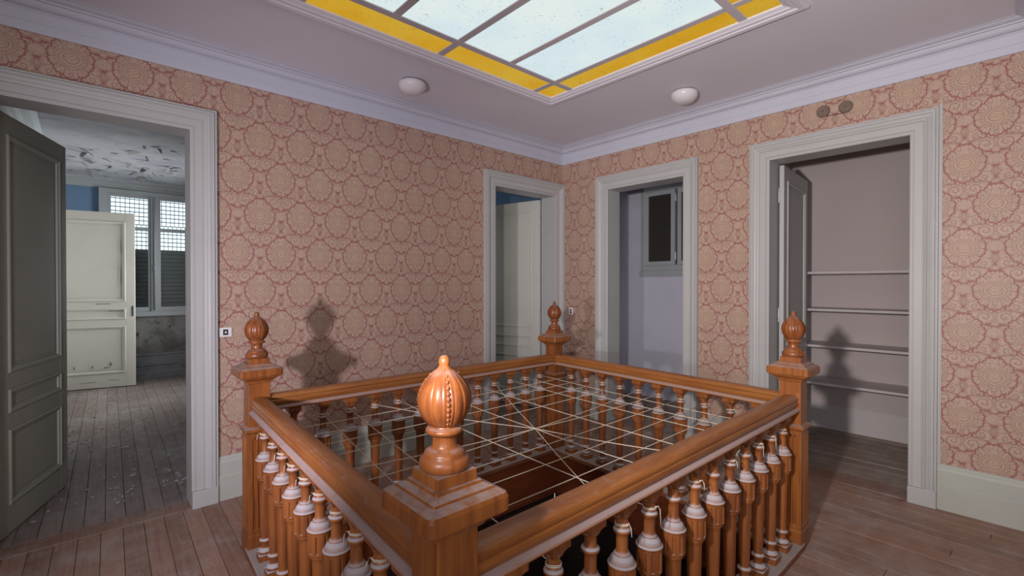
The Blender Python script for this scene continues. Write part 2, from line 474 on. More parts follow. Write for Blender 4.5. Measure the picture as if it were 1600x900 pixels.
wall('wall_right', 0, XW, XW+TH, YB, YW, -0.3, ZC, [(D3[0]-0.02, D3[1]+0.02, -0.02, DT+0.02), (D4[0]-0.02, D4[1]+0.02, -0.02, DT+0.02)],
     ['wallpaper_along_y', 'plaster'], 'pink damask papered wall with the closet doorway', 0)
wall('wall_back', 0, XB, XB-TH, YB-TH, YW+TH, -0.3, ZC, [], ['wallpaper_along_y', 'plaster'], 'papered wall of the landing behind the camera', 0)
wall('wall_front', 1, YB, YB-TH, XB, XW+TH, -0.3, ZC, [], ['wallpaper_along_x', 'plaster'], 'second papered wall of the landing behind the camera', 0)

# ceiling with the skylight opening
SX0, SX1, SY0, SY1 = 0.70, 2.985, 0.975, 2.803
MO = 0.105                                      # width of the moulding round the skylight
b = MB()
cx = [XB-TH, SX0, SX1, XW+TH]; cy = [YB-TH, SY0, SY1, YW+TH]
for i in range(3):
    for j in range(3):
        if (i, j) != (1, 1): b.box((cx[i], cy[j], ZC), (cx[i+1], cy[j+1], ZC+0.22))
ceil = struct(b.build('ceiling', 'ceiling_paint'), 'pale lilac plaster ceiling around the skylight', 'ceiling')

# cornice: profile (out from wall, height)
CP = [(0,2.916),(0.012,2.916),(0.016,2.925),(0.018,2.965),(0.022,2.968),(0.024,3.028),(0.030,3.032),(0.030,3.038),(0.050,3.042),
      (0.062,3.050),(0.070,3.062),(0.074,3.070),(0.088,3.072),(0.090,3.080),(0.108,3.084),(0.122,3.091),(0.126,3.096),(0.140,3.097),(0.140,3.105),(0,3.105)]
def sweep_wall(prof, axis, c, sgn, u0, u1, m0=0, m1=0):
    """extrude profile (d,z) along a wall at coordinate c; sgn: direction into the room; m0/m1: mitre signs at the ends"""
    rs = []
    for u, m in ((u0, m0), (u1, m1)):
        rs.append([((u + m*d, c + sgn*d, z) if axis == 1 else (c + sgn*d, u + m*d, z)) for d, z in prof])
    return MB().rings(rs)
struct(sweep_wall(CP, 1, YW, -1, XB, XW, 1, -1).build('trim_1', 'cornice_paint'), 'white moulded cornice above the left wall', 'cornice')
struct(sweep_wall(CP, 0, XW, -1, YB, YW, 1, -1).build('trim_2', 'cornice_paint'), 'white moulded cornice above the right wall', 'cornice')
struct(sweep_wall(CP, 0, XB, 1, YB, YW, 1, -1).build('trim_3', 'cornice_paint'), 'white moulded cornice behind the camera', 'cornice')
struct(sweep_wall(CP, 1, YB, 1, XB, XW, 1, -1).build('trim_4', 'cornice_paint'), 'white moulded cornice on the wall behind the camera', 'cornice')
# shallow ceiling beam at the right edge with the upper mouldings returning along it
b = MB(); b.box((XB, -0.40, 3.036), (XW-0.02, -0.055, ZC+0.01))
CP2 = [(0,3.036)] + [q for q in CP if q[1] >= 3.038 and q[0] > 0.03] + [(0,3.105)]
b2 = sweep_wall(CP2, 1, -0.055, 1, XB, XW-0.03)
b.add(b2.v, b2.f)
struct(b.build('trim_5', 'cornice_paint'), 'shallow moulded ceiling beam at the right edge', 'beam')

# skylight moulding frame, bars and panes
win = struct(empty('window_1', ((SX0+SX1)/2, (SY0+SY1)/2, ZC)), 'skylight with clear panes and a yellow glass border', 'skylight')
def wbuild(bm, name, mats, parent, **k):
    o = bm.build(name, mats, None, **k)
    o.parent = parent; o.matrix_parent_inverse = Matrix.Translation(parent.location).inverted() if not parent.rotation_euler.z else parent.matrix_basis.inverted()
    return o
SP = [(-0.004,0.014),(-0.003,0.0),(0.012,-0.006),(0.02,-0.008),(0.028,-0.014),(0.05,-0.016),(0.056,-0.022),(0.085,-0.024),(0.098,-0.018),(0.104,-0.006),(0.105,0.002)]
cor = [(SX0,SY0,-1,-1),(SX1,SY0,1,-1),(SX1,SY1,1,1),(SX0,SY1,-1,1)]
for k in range(4):
    A, B = cor[k], cor[(k+1) % 4]
    rs = [[(q[0]+q[2]*d, q[1]+q[3]*d, ZC+z) for d, z in SP] for q in (A, B)]
    b = MB(); n = len(SP); b.add(rs[0]+rs[1], [(i, i+1, n+i+1, n+i) for i in range(n-1)])
    wbuild(b, 'frame_moulding', 'ceiling_paint', win)
BXW = 0.052; bz0, bz1 = ZC+0.003, ZC+0.040
xb = [SX0+0.215, SX0+0.69, SX0+1.155, SX0+1.615, 2.790]          # bars across (run along y)
yb = [1.200, 2.580]                                            # bars along x
for y in yb:
    wbuild(MB().box((SX0, y-BXW/2, bz0), (SX1, y+BXW/2, bz1)), 'glazing_bar', 'bar_paint', win, bevel=0.004)
for i, x in enumerate(xb):
    full = i in (0, 2, 4)
    y0, y1 = (SY0, SY1) if full else (yb[0], yb[1])
    wbuild(MB().box((x-BXW/2, y0, bz0+0.002), (x+BXW/2, y1, bz1)), 'glazing_bar', 'bar_paint', win, bevel=0.004)
ends = [SX0, xb[0], xb[1], xb[2], xb[3], xb[4], SX1]
def pane(x0, x1, y0, y1, mat):
    wbuild(MB().box((x0, y0, ZC+0.010), (x1, y1, ZC+0.016)), 'pane', mat, win)
for i in range(1, 5): pane(ends[i], ends[i+1], yb[0], yb[1], 'pane_white')
for (y0, y1) in ((SY0, yb[0]), (yb[1], SY1)):
    for (x0, x1) in ((SX0, xb[0]), (xb[0], xb[2]), (xb[2], xb[4]), (xb[4], SX1)): pane(x0, x1, y0, y1, 'pane_yellow')
pane(SX0, xb[0], yb[0], yb[1], 'pane_yellow'); pane(xb[4], SX1, yb[0], yb[1], 'pane_yellow')
wbuild(MB().box((SX0-0.05, SY0-0.05, ZC+0.20), (SX1+0.05, SY1+0.05, ZC+0.23)), 'roof_cover', 'plaster', win)

# made-up window frames and blinds, added around the two fill lights behind the camera
for nm, ax_ in (('fill_frame_4', 0), ('fill_frame_5', 1)):
    wn = struct(empty(nm, (XB, -1.0, 0.9) if ax_ == 0 else (-1.0, YB, 0.9)), ['added white frame around a fill light behind the camera', 'second added white frame around a fill light behind the camera'][ax_], 'window')
    def wbx(u0, u1, z0, z1, d0, d1, nmx):
        a, e = ((XB+d0, u0, z0), (XB+d1, u1, z1)) if ax_ == 0 else ((u0, YB+d0, z0), (u1, YB+d1, z1))
        wbuild(MB().box(a, e), nmx, 'casing_paint', wn)
    wbx(-1.70, -1.60, 0.80, 2.70, 0.0, 0.05, 'window_frame'); wbx(-0.40, -0.30, 0.80, 2.70, 0.0, 0.05, 'window_frame')
    wbx(-1.60, -0.40, 2.60, 2.70, 0.0, 0.05, 'window_frame'); wbx(-1.60, -0.40, 0.80, 0.90, 0.0, 0.07, 'window_sill')
    wbx(-1.60, -0.40, 0.90, 2.60, 0.0, 0.02, 'added_blind')

# ---------------------------------------------------------------- balustrade geometry (needed for the floor opening)
NW = {'N': Vector((0.62, 0.92)), 'L': Vector((0.724, 2.96)), 'F': Vector((3.17, 2.93)), 'R': Vector((3.04, 0.935))}
WI = 0.062                                     # well edge inside the rail line
wq = [NW['N']+Vector((WI,WI)), NW['R']+Vector((-WI,WI)), NW['F']+Vector((-WI,-WI)), NW['L']+Vector((WI,-WI))]

# floor: slab + planks
fl = MB(); fz = -0.30
gx = [XB-TH, 0.65, 3.14, XW+TH]; gy = [YB-TH, 0.95, 2.93, YW+TH]
for i in range(3):
    for j in range(3):
        if (i, j) != (1, 1): fl.box((gx[i], gy[j], fz), (gx[i+1], gy[j+1], -0.022))
floor = struct(fl.build('floor', 'old_plank'), 'dusty worn plank floor of the landing', 'floor')
PA = R(1.7)                                    # planks lean this much off the y axis
dv = Vector((math.sin(PA), math.cos(PA))); du = Vector((math.cos(PA), -math.sin(PA)))
def plank_piece(parent, u0, u1, v0, v1, mat, z=0.0):
    j = random.uniform(-0.0016, 0.0012)
    a = du*u0+dv*v0; b_ = du*u1+dv*v0; c = du*u1+dv*v1; d = du*u0+dv*v1
    t = z + j; e = 0.0015
    vs = [(*a, z-0.022), (*b_, z-0.022), (*c, z-0.022), (*d, z-0.022)]
    a2 = du*(u0+e)+dv*v0; b2 = du*(u1-e)+dv*v0; c2 = du*(u1-e)+dv*v1; d2 = du*(u0+e)+dv*v1
    ts = [(*q, t-e) for q in (a, b_, c, d)] + [(*q, t) for q in (a2, b2, c2, d2)]
    m = MB().add(vs+ts, [(0,1,5,4),(1,2,6,5),(2,3,7,6),(3,0,4,7),(4,5,9,8),(5,6,10,9),(6,7,11,10),(7,4,8,11),(8,9,10,11)])
    o = m.build('plank', mat, parent)
    return o
def quad_v_at(u):
    """v range of the well at plank coordinate u, or None"""
    vs = []
    Q = [(q.dot(du), q.dot(dv)) for q in wq]
    for i in range(4):
        (a, b1), (c, d1) = Q[i], Q[(i+1) % 4]
        if (a-u)*(c-u) <= 0 and abs(a-c) > 1e-6: vs.append(b1+(d1-b1)*(u-a)/(c-a))
    return (min(vs), max(vs)) if len(vs) >= 2 else None
PWD = 0.102
u = -2.9
while u < 4.25:
    u1 = min(u+PWD-0.0022, 4.30)
    v0, v1 = -2.55, YW-0.02 + (u*math.sin(PA))
    q = quad_v_at((u+u1)/2)
    segs = [(v0, v1)] if not q else [(v0, q[0]-0.03), (q[1]+0.03, v1)]
    for a, e in segs:
        if e-a > 2.2:
            j = a+(e-a)*random.uniform(0.3, 0.7)
            plank_piece(floor, u, u1, a, j-0.0015, 'hall_plank'); plank_piece(floor, u, u1, j+0.0015, e, 'hall_plank')
        elif e-a > 0.05: plank_piece(floor, u, u1, a, e, 'hall_plank')
    u += PWD
# threshold boards
for nm, bx in (('threshold', ((D1[0]-0.02, YW-0.02, -0.02), (D1[1]+0.02, YW+0.13, 0.003))), ('threshold', ((D2[0], YW-0.02, -0.02), (D2[1], YW+TH, 0.003))),
           ('threshold', ((XW-0.02, D3[0], -0.02), (XW+TH, D3[1], 0.003))), ('threshold', ((XW-0.01, D4[0], -0.02), (XW+TH, D4[1], 0.003)))):
    MB().box(*bx).build(nm, 'hall_plank', floor, bevel=0.003)

# left room, closet and the two other rooms
LX0, LX1, LY1 = -0.46, 2.60, 9.48
fr = struct(MB().box((LX0-0.2, YW+TH, -0.3), (LX1+0.2, LY1+0.2, -0.022)).build('floor', 'old_plank'), 'grey dusty plank floor of the room beyond the left doorway', 'floor')
u = LX0-0.28
while u < LX1+0.1:
    a = YW+0.135 + 0.0; e = LY1; cuts = [a] + sorted(random.uniform(a+0.8, e-0.8) for _ in range(1)) + [e]
    for k in range(len(cuts)-1):
        plank_piece(fr, u, u+PWD-0.0025, cuts[k]+0.001, cuts[k+1]-0.001, 'room_plank')
    u += PWD
struct(MB().box((LX0-0.2, YW+TH, ZC), (LX1+0.2, LY1+0.2, ZC+0.2)).build('ceiling', 'peeling_paint'), 'cracked peeling ceiling of the room beyond the left doorway', 'ceiling')
WX0, WX1, WZ0, WZ1 = 0.215, 1.50, 1.04, 2.925
wall('wall_left_room_end', 1, LY1, LY1+0.2, LX0-0.2, LX1+0.2, -0.3, ZC, [(WX0, WX1, WZ0, WZ1)], ['blue_wall', 'plaster'], 'blue wall around the shuttered window in the far room', 0)
wall('wall_left_room_side', 0, LX0, LX0-0.2, YW+TH, LY1, -0.3, ZC, [], ['plaster', 'plaster'], 'pale side wall behind the left door leaf', 0)
wall('wall_left_room_opposite', 0, LX1, LX1+0.2, YW+TH, LY1, -0.3, ZC, [], ['plaster', 'plaster'], 'unseen side wall of the blue room', 0)
struct(sweep_wall([(0,2.96),(0.015,2.965),(0.02,3.0),(0.05,3.02),(0.055,3.05),(0.10,3.07),(0.13,3.10),(0,3.10)], 1, LY1, -1, LX0, LX1).build('trim_6', 'window_paint'), 'grey cornice above the shuttered window', 'cornice')
struct(sweep_wall([(0,2.98),(0.02,2.99),(0.05,3.03),(0.10,3.06),(0.14,3.10),(0,3.10)], 0, LX0, 1, YW+TH, LY1).build('trim_7', 'window_paint'), 'grey cornice above the blue side wall', 'cornice')
# damp plaster apron and wainscot under the window
ap = MB().box((WX0-0.06, LY1-0.02, 0.40), (LX1, LY1+0.01, WZ0-0.02))
struct(ap.build('trim_8', 'damp_plaster'), 'damp stained plaster below the shuttered window', 'plaster')
wp = [(0,0),(0.05,0),(0.05,0.10),(0.04,0.12),(0.04,0.20),(0.055,0.21),(0.055,0.26),(0.04,0.27),(0.04,0.36),(0.06,0.375),(0.06,0.40),(0,0.41)]
struct(sweep_wall(wp, 1, LY1, -1, LX0, LX1).build('baseboard_left_room', 'wainscot_paint'), 'dark peeling panelled skirting under the shuttered window', 'baseboard')

# room 2 (behind the corner doorway)
b = MB()
struct(MB().box((2.5, YW+TH, -0.3), (4.9, 7.3, -0.003)).build('floor', 'room_plank'), 'floor of the room behind the corner doorway', 'floor')
struct(MB().box((2.5, YW+TH, ZC), (4.9, 7.3, ZC+0.2)).build('ceiling', 'ceiling_paint'), 'ceiling of the room behind the corner doorway', 'ceiling')
wall('wall_corner_room_end', 1, 7.1, 7.3, 2.6, 4.9, -0.3, ZC, [], ['blue_wall', 'plaster'], 'blue wall seen over the corner door leaf', 0)
wall('wall_corner_room_side', 0, 4.75, 4.95, YW+TH, 7.1, -0.3, ZC, [], ['blue_wall', 'plaster'], 'blue side wall of the corner room', 0)
wall('wall_corner_room_partition', 0, 2.80, 2.60, YW+TH, 7.1, -0.3, ZC, [], ['blue_wall', 'plaster'], 'blue partition of the corner room', 0)
# room 3 (behind the middle doorway)
X3 = 5.60; Y3 = 3.783
struct(MB().box((XW+TH, 1.95, -0.3), (X3+0.2, Y3+0.1, -0.003)).build('floor', 'closet_plank'), 'floor behind the middle doorway', 'floor')
struct(MB().box((XW+TH, 1.95, 2.96), (X3+0.2, Y3, 3.16)).build('ceiling', 'plaster'), 'ceiling behind the middle doorway', 'ceiling')
wall('wall_small_room_end', 0, X3, X3+0.15, 1.95, Y3+0.1, -0.3, 3.0, [], ['lilac_wall', 'plaster'], 'lilac grey wall with the small high window', 0)
wall('wall_small_room_side', 1, Y3, Y3+0.15, XW+TH, X3, -0.3, 3.0, [], ['lilac_wall', 'plaster'], 'lilac side wall behind the middle doorway', 0)
# closet
CX1 = 5.75; CY0, CY1 = 0.36, 1.80
cf = struct(MB().box((XW+TH, CY0-0.1, -0.3), (CX1+0.1, CY1+0.1, -0.022)).build('floor', 'old_plank'), 'dusty floor of the closet', 'floor')
x = XW+TH
while x < CX1:
    MB().box((x+0.002, CY0, -0.022), (min(CX1, x+0.15)-0.002, CY1, random.uniform(-0.003, 0.001))).build('plank', 'closet_plank', cf, bevel=0.003); x += 0.15
struct(MB().box((XW+TH, CY0-0.1, 3.0), (CX1+0.1, CY1+0.1, 3.2)).build('ceiling', 'closet_paper'), 'ceiling of the closet', 'ceiling')
wall('wall_closet_back', 0, CX1, CX1+0.12, CY0, CY1, -0.3, 3.0, [], ['closet_paper', 'plaster'], 'beige papered back wall of the closet', 0)
wall('wall_closet_left', 1, CY1, CY1+0.155, XW+TH, CX1, -0.3, 3.0, [], ['closet_paper', 'plaster'], 'beige side wall of the closet behind the leaf', 0)
wall('wall_closet_right', 1, CY0, CY0-0.12, XW+TH, CX1, -0.3, 3.0, [], ['closet_paper', 'plaster'], 'beige side wall of the closet behind the casing', 0)
bp2 = [(0,0),(0.024,0),(0.024,0.15),(0.017,0.16),(0.017,0.235),(0.008,0.25),(0,0.255)]
struct(sweep_wall(bp2, 0, CX1, -1, CY0, CY1).build('baseboard_closet', 'shelf_paint'), 'pale dusty skirting at the back of the closet', 'baseboard')
words = ['topmost pale shelf board in the closet', 'second pale shelf board from the top in the closet', 'third closet shelf board crossed by the finial shadow', 'lowest pale shelf board in the closet']
for zz, lb in zip((1.625, 1.262, 0.907, 0.540), words):
    s = empty('shelf', ((5.33+CX1)/2, (CY0+CY1)/2, zz-0.024))
    wbuild(MB().box((5.33, CY0+0.001, zz-0.024), (CX1-0.001, CY1-0.001, zz)), 'board', 'shelf_paint', s, bevel=0.003)
    for yy in (CY0+0.001, CY1-0.021):
        wbuild(MB().box((5.38, yy, zz-0.06), (CX1-0.001, yy+0.02, zz-0.0245)), 'batten', 'shelf_paint', s)
    tag(s, lb, 'shelf', 'closet shelves')

# baseboards of the hall
BP = [(0,0),(0.026,0),(0.026,0.165),(0.020,0.172),(0.020,0.262),(0.014,0.275),(0.013,0.288),(0.006,0.30),(0,0.302)]
CW = 0.150
for nm, ax_, c, sg, a, e, lb in (
    ('baseboard_left', 1, YW, -1, D1[1]+CW+0.001, D2[0]-CW-0.001, 'tall pale skirting board between the two left wall doorways'),
    ('baseboard_left_end', 1, YW, -1, XB, D1[0]-CW-0.001, 'skirting board left of the blue-room doorway'),
    ('baseboard_right', 0, XW, -1, YB, D4[0]-CW-0.001, 'tall pale skirting board right of the closet doorway'),
    ('baseboard_right_middle', 0, XW, -1, D4[1]+CW+0.001, D3[0]-CW-0.001, 'skirting board between the closet and middle doorways'),
    ('baseboard_right_corner', 0, XW, -1, D3[1]+CW+0.001, YW-0.046, 'skirting board in the corner by the middle doorway'),
    ('baseboard_back', 0, XB, 1, YB, YW, 'skirting board behind the camera'),
    ('baseboard_front', 1, YB, 1, XB, XW, 'skirting board on the wall behind the camera')):
    struct(sweep_wall(BP, ax_, c, sg, a, e).build(nm, 'baseboard_paint'), lb, 'baseboard')

# ---------------------------------------------------------------- doorways
# casing profile: (distance outward from opening edge, proud of wall)
AP = [(0.0,0.0),(0.0,0.016),(0.006,0.020),(0.018,0.020),(0.020,0.016),(0.024,0.016),(0.026,0.024),(0.068,0.024),(0.070,0.020),(0.074,0.020),
      (0.078,0.028),(0.088,0.032),(0.098,0.040),(0.110,0.044),(0.113,0.040),(0.117,0.040),(0.120,0.047),(0.134,0.048),(0.136,0.036),(0.139,0.036),(0.141,0.042),(0.150,0.042),(0.150,0.0)]
def casing(parent, axis, c, u0, u1, zt):
    """three mitred casing lengths with plinth blocks"""
    def P(u, d, z): return (u, c-d, z) if axis == 1 else (c-d, u, z)
    pl = 0.115
    def seg(q0, q1): MBx = MB(); MBx.rings([q0, q1]); wbuild(MBx, 'casing', 'casing_paint', parent)
    seg([P(u0-w, d, pl) for w, d in AP], [P(u0-w, d, zt+w) for w, d in AP])
    seg([P(u0-w, d, zt+w) for w, d in AP], [P(u1+w, d, zt+w) for w, d in AP])
    seg([P(u1+w, d, pl) for w, d in AP], [P(u1+w, d, zt+w) for w, d in AP])
    for a, e in ((u0-0.150, u0), (u1, u1+0.150)):
        lo, hi = P(a, 0.049, 0.0), P(e, 0.0, pl)
        wbuild(MB().box(tuple(map(min, lo, hi)), tuple(map(max, lo, hi))), 'plinth_block', 'casing_paint', parent, bevel=0.004)
    # jamb lining
    t = 0.018
    for a, e in ((u0-t, u0), (u1, u1+t)):
        lo, hi = P(a, 0.001, 0.0), P(e, -TH-0.002, zt+t)
        wbuild(MB().box(tuple(map(min, lo, hi)), tuple(map(max, lo, hi))), 'jamb', 'casing_paint', parent)
    lo, hi = P(u0, 0.001, zt), P(u1, -TH-0.002, zt+t)
    wbuild(MB().box(tuple(map(min, lo, hi)), tuple(map(max, lo, hi))), 'head_jamb', 'casing_paint', parent)

def leaf(parent, name, w, h, t, hinge, ang, mat, z0=0.012, rails=None, mould=True, hinge_side=1):
    """panelled leaf: local x from hinge, y thickness, built then placed at hinge with rotation"""
    st = 0.105
    rails = rails or [(0.0, 0.17), (0.62, 0.72), (0.86, 0.96), (h-0.12, h)]
    b = MB()
    b.box((0, 0, 0), (st, t, h)); b.box((w-st, 0, 0), (w, t, h))
    for a, e in rails: b.box((st, 0.0005, a), (w-st, t-0.0005, e))
    M = Matrix.Translation((hinge[0], hinge[1], z0)) @ Matrix.Rotation(ang, 4, 'Z')
    def put(bm, nm, mt, par, bevel=0):
        o = bm.build(nm, mt, None, bevel=bevel); o.matrix_world = M
        o.parent = par
        pm = par.matrix_basis
        if par.parent: pm = par.parent.matrix_basis @ par.matrix_parent_inverse @ par.matrix_basis
        o.matrix_parent_inverse = pm.inverted()
        return o
    lf = put(b, name, mat, parent, 0.0025)
    def sub(bm, nm, mt, bevel=0):
        o = bm.build(nm, mt, None, bevel=bevel); o.parent = lf; return o
    for k in range(len(rails)-1):
        a, e = rails[k][1], rails[k+1][0]
        p = MB().box((st-0.005, t*0.3, a-0.005), (w-st+0.005, t*0.7, e+0.005))
        if e-a > 0.3:
            for y0, y1 in ((t*0.2, t*0.31), (t*0.69, t*0.8)):
                p.box((st+0.055, y0, a+0.055), (w-st-0.055, y1, e-0.055))
        sub(p, 'panel', mat, 0.003)
        if mould:
            mm = MB()
            pr = [(0,0),(0,0.006),(0.006,0.010),(0.014,0.010),(0.018,0.004),(0.030,0.001),(0.032,-0.010),(0,-0.010)]
            for side in (0, 1):
                def Q(px, pz, d): return (px, -d if side == 0 else t+d, pz)
                cr = [(st,a,1,1),(w-st,a,-1,1),(w-st,e,-1,-1),(st,e,1,-1)]
                for i in range(4):
                    A, B = cr[i], cr[(i+1) % 4]
                    mm.rings([[Q(A[0]+A[2]*ww, A[1]+A[3]*ww, dd) for ww, dd in pr], [Q(B[0]+B[2]*ww, B[1]+B[3]*ww, dd) for ww, dd in pr]])
            sub(mm, 'panel_moulding', mat)
    for hz in (0.28, 1.22, h-0.26):
        hb = MB().lathe([(0.007, hz-0.055), (0.007, hz+0.055)], 10, (-0.006, t*hinge_side, 0))
        hb.lathe([(0.0045, hz+0.055), (0.006, hz+0.062), (0.002, hz+0.070)], 10, (-0.006, t*hinge_side, 0))
        sub(hb, 'hinge', 'hinge_metal')
    return lf

def doorway(name, axis, c, rng, label):
    u = (rng[0]+rng[1])/2
    d = struct(empty(name, (u, c, 0) if axis == 1 else (c, u, 0)), label, 'doorway')
    casing(d, axis, c, rng[0], rng[1], DT)
    return d
d1 = doorway('door_1', 1, YW, D1, 'wide left doorway with moulded casing and dark leaf swung inward')
d2 = doorway('door_2', 1, YW, D2, 'corner doorway on the left wall with a pale half open leaf')
d3 = doorway('door_3', 0, XW, D3, 'middle doorway framing the small high window')
d4 = doorway('door_4', 0, XW, D4, 'closet doorway with moulded casing and open leaf')
wbuild(MB().box((XW-0.010, D4[0]-0.150-0.017, 0.302), (XW, D4[0]-0.1505, DT+0.17)), 'edge_strip', 'casing_paint', d4)
leaf(d1, 'door_leaf', 0.87, 2.50, 0.038, (-0.372, 3.995), math.atan2(0.804, 0.267), 'door_paint', hinge_side=0)
leaf(d2, 'door_leaf', 0.88, 2.50, 0.038, (4.088, 4.00), math.atan2(0.609, -0.137), 'door_paint_light', hinge_side=1)
leaf(d4, 'door_leaf', 0.88, 2.50, 0.036, (4.405, 1.430), math.atan2(0.075, 0.895), 'casing_paint', hinge_side=1)
d5 = struct(empty('door_5', (-0.42, 9.12, 0)), 'cream panelled door standing open beside the shuttered window', 'door')
lf5 = leaf(d5, 'door_leaf', 0.985, 2.53, 0.04, (-0.41, 9.12), math.atan2(-0.212, 0.977), 'door_paint_light', hinge_side=1, rails=[(0.0, 0.20), (0.88, 0.98), (1.14, 1.24), (2.40, 2.53)])
lk = MB().box((0.945, -0.004, 1.02), (0.965, 0.0, 1.17)).lathe([(0.012, 0), (0.012, 0.001)], 8, (0.955, -0.002, 1.12))
o = lk.build('lock_plate', 'switch_dark', lf5)
ch = MB()
for cx_, cz_, cw_, chh in ((0.62, 1.205, 0.16, 0.012), (0.78, 1.105, 0.20, 0.016), (0.70, 0.335, 0.02, 0.06), (0.66, 0.285, 0.07, 0.012), (0.50, 0.30, 0.012, 0.05), (0.30, 0.30, 0.010, 0.06), (0.45, 0.085, 0.16, 0.007), (0.74, 0.10, 0.12, 0.006), (0.82, 1.60, 0.006, 0.30), (0.825, 2.05, 0.006, 0.22)):
    n_ = 7; top_ = []; bot_ = []
    for k_ in range(n_):
        xx_ = cx_ - cw_/2 + cw_*k_/(n_-1)
        top_.append((xx_, cz_ + chh*random.uniform(0.2, 0.6))); bot_.append((xx_, cz_ - chh*random.uniform(0.2, 0.6)))
    ring_ = bot_ + top_[::-1]
    ch.rings([[(a_, 0.0005, b_) for a_, b_ in ring_], [(a_, -0.0018, b_) for a_, b_ in ring_]])
ch.build('paint_chips', 'old_plank', lf5)

# closet side strip by the casing (paper edge lath)
# ---------------------------------------------------------------- window with shutter in the left room
w2 = struct(empty('window_2', ((WX0+WX1)/2, LY1, WZ0)), 'two-light window with a half closed slatted shutter', 'window')
fy0, fy1 = LY1-0.035, LY1+0.05
def wb(a, e, nm, mt='window_paint', bevel=0.004): return wbuild(MB().box(a, e), nm, mt, w2, bevel=bevel)
wb((WX0-0.05, LY1-0.05, WZ0-0.03), (WX0+0.05, fy1, WZ1+0.04), 'window_frame'); wb((WX1-0.05, LY1-0.05, WZ0-0.03), (WX1+0.05, fy1, WZ1+0.04), 'window_frame')
wb((WX0+0.05, LY1-0.048, WZ1-0.03), (WX1-0.05, fy1, WZ1+0.038), 'window_frame')
wb((WX0-0.06, LY1-0.09, WZ0-0.045), (WX1+0.06, fy1, WZ0+0.03), 'window_sill')
XM = 0.835
wb((XM-0.045, LY1-0.055, WZ0+0.03), (XM+0.045, fy1, WZ1-0.03), 'meeting_stile')
wbuild(MB().lathe([(0.011, WZ0+0.05), (0.011, WZ1-0.05)], 10, (XM, LY1-0.066, 0)).lathe([(0.018, 1.70), (0.018, 1.80)], 10, (XM, LY1-0.066, 0)), 'espagnolette_rod', 'window_paint', w2)
for xa, xe in ((WX0+0.05, XM-0.045), (XM+0.045, WX1-0.05)):
    wb((xa, fy0, WZ0+0.03), (xa+0.035, LY1+0.02, WZ1-0.03), 'sash_stile'); wb((xe-0.035, fy0, WZ0+0.03), (xe, LY1+0.02, WZ1-0.03), 'sash_stile')
    for za, ze in ((WZ0+0.03, WZ0+0.10), (2.345, 2.40), (WZ1-0.075, WZ1-0.03)): wb((xa+0.035, fy0, za), (xe-0.035, LY1+0.02, ze), 'sash_rail')
    for za, ze in ((WZ0+0.10, 2.345), (2.40, WZ1-0.075)):
        wbuild(MB().box((xa+0.033, LY1-0.008, za), (xe-0.033, LY1-0.004, ze)), 'glass_pane', 'clear_glass', w2)
z = WZ0+0.02; sy = LY1+0.13; links = MB()
while z < WZ1:
    if z < 2.02:
        me = MB(); me.rings([[(xx, sy-0.006, z), (xx, sy-0.024, z+0.02), (xx, sy-0.004, z+0.0665), (xx, sy+0.004, z+0.0665), (xx, sy+0.004, z)] for xx in (WX0, WX1)])
    else:
        me = MB(); me.rings([[(xx, sy-0.006, z), (xx, sy-0.009, z+0.006), (xx, sy-0.004, z+0.013), (xx, sy+0.004, z+0.013), (xx, sy+0.004, z)] for xx in (WX0, WX1)])
        xx = WX0 + (0.03 if int(z*1000) % 2 else 0.0)
        while xx < WX1-0.02:
            links.box((xx, sy-0.003, z+0.013), (xx+0.008, sy+0.003, z+0.066)); xx += 0.058
    wbuild(me, 'shutter_slat', 'slat_paint', w2); z += 0.066
tag(wbuild(links, 'shutter_links', 'slat_paint', w2), kind='stuff')

# small high window in room 3
w3 = struct(empty('window_3', (X3, 3.29, 1.71)), 'small white framed window with dark speckled glass', 'window')
def w3b(y0, y1, z0, z1, nm, mt='window_paint', x0=0.04, x1=0.0, bevel=0.004):
    wbuild(MB().box((X3-x0, y0, z0), (X3-x1, y1, z1)), nm, mt, w3, bevel=bevel)
w3b(3.50, 3.56, 1.68, 2.78, 'window_frame'); w3b(2.45, 2.51, 1.68, 2.78, 'window_frame')
w3b(2.51, 3.50, 1.68, 1.745, 'window_frame'); w3b(2.51, 3.50, 2.72, 2.78, 'window_frame')
w3b(2.42, 3.59, 1.60, 1.68, 'window_apron', x0=0.03)
for (a, e) in ((3.065, 3.495), (2.515, 3.030)):
    w3b(a, a+0.055, 1.75, 2.715, 'sash_stile', x0=0.05); w3b(e-0.05, e, 1.75, 2.715, 'sash_stile', x0=0.05)
    w3b(a+0.055, e-0.05, 1.75, 1.80, 'sash_rail', x0=0.05); w3b(a+0.055, e-0.05, 2.66, 2.715, 'sash_rail', x0=0.05)
    w3b(a+0.05, e-0.045, 1.795, 2.665, 'glass_pane', 'dark_glass', x0=0.030, x1=0.024, bevel=0)
w3b(3.030, 3.065, 1.75, 2.715, 'shadow_gap', 'switch_dark', x0=0.01)
for zz in (1.86, 2.60): wbuild(MB().lathe([(0.010, zz-0.05), (0.010, zz+0.05)], 10, (X3-0.055, 3.048, 0)), 'hinge', 'hinge_metal', w3)

# ---------------------------------------------------------------- balustrade
bal = empty('stairwell_balustrade', (1.88, 1.93, 0))
tag(bal, 'varnished wooden balustrade enclosing the open stairwell with four finial posts', 'balustrade')
BI = Matrix.Translation(bal.location).inverted()
def bput(o, parent=None):
    o.parent = parent or bal; o.matrix_parent_inverse = BI if parent is None else Matrix.Identity(4)
    return o
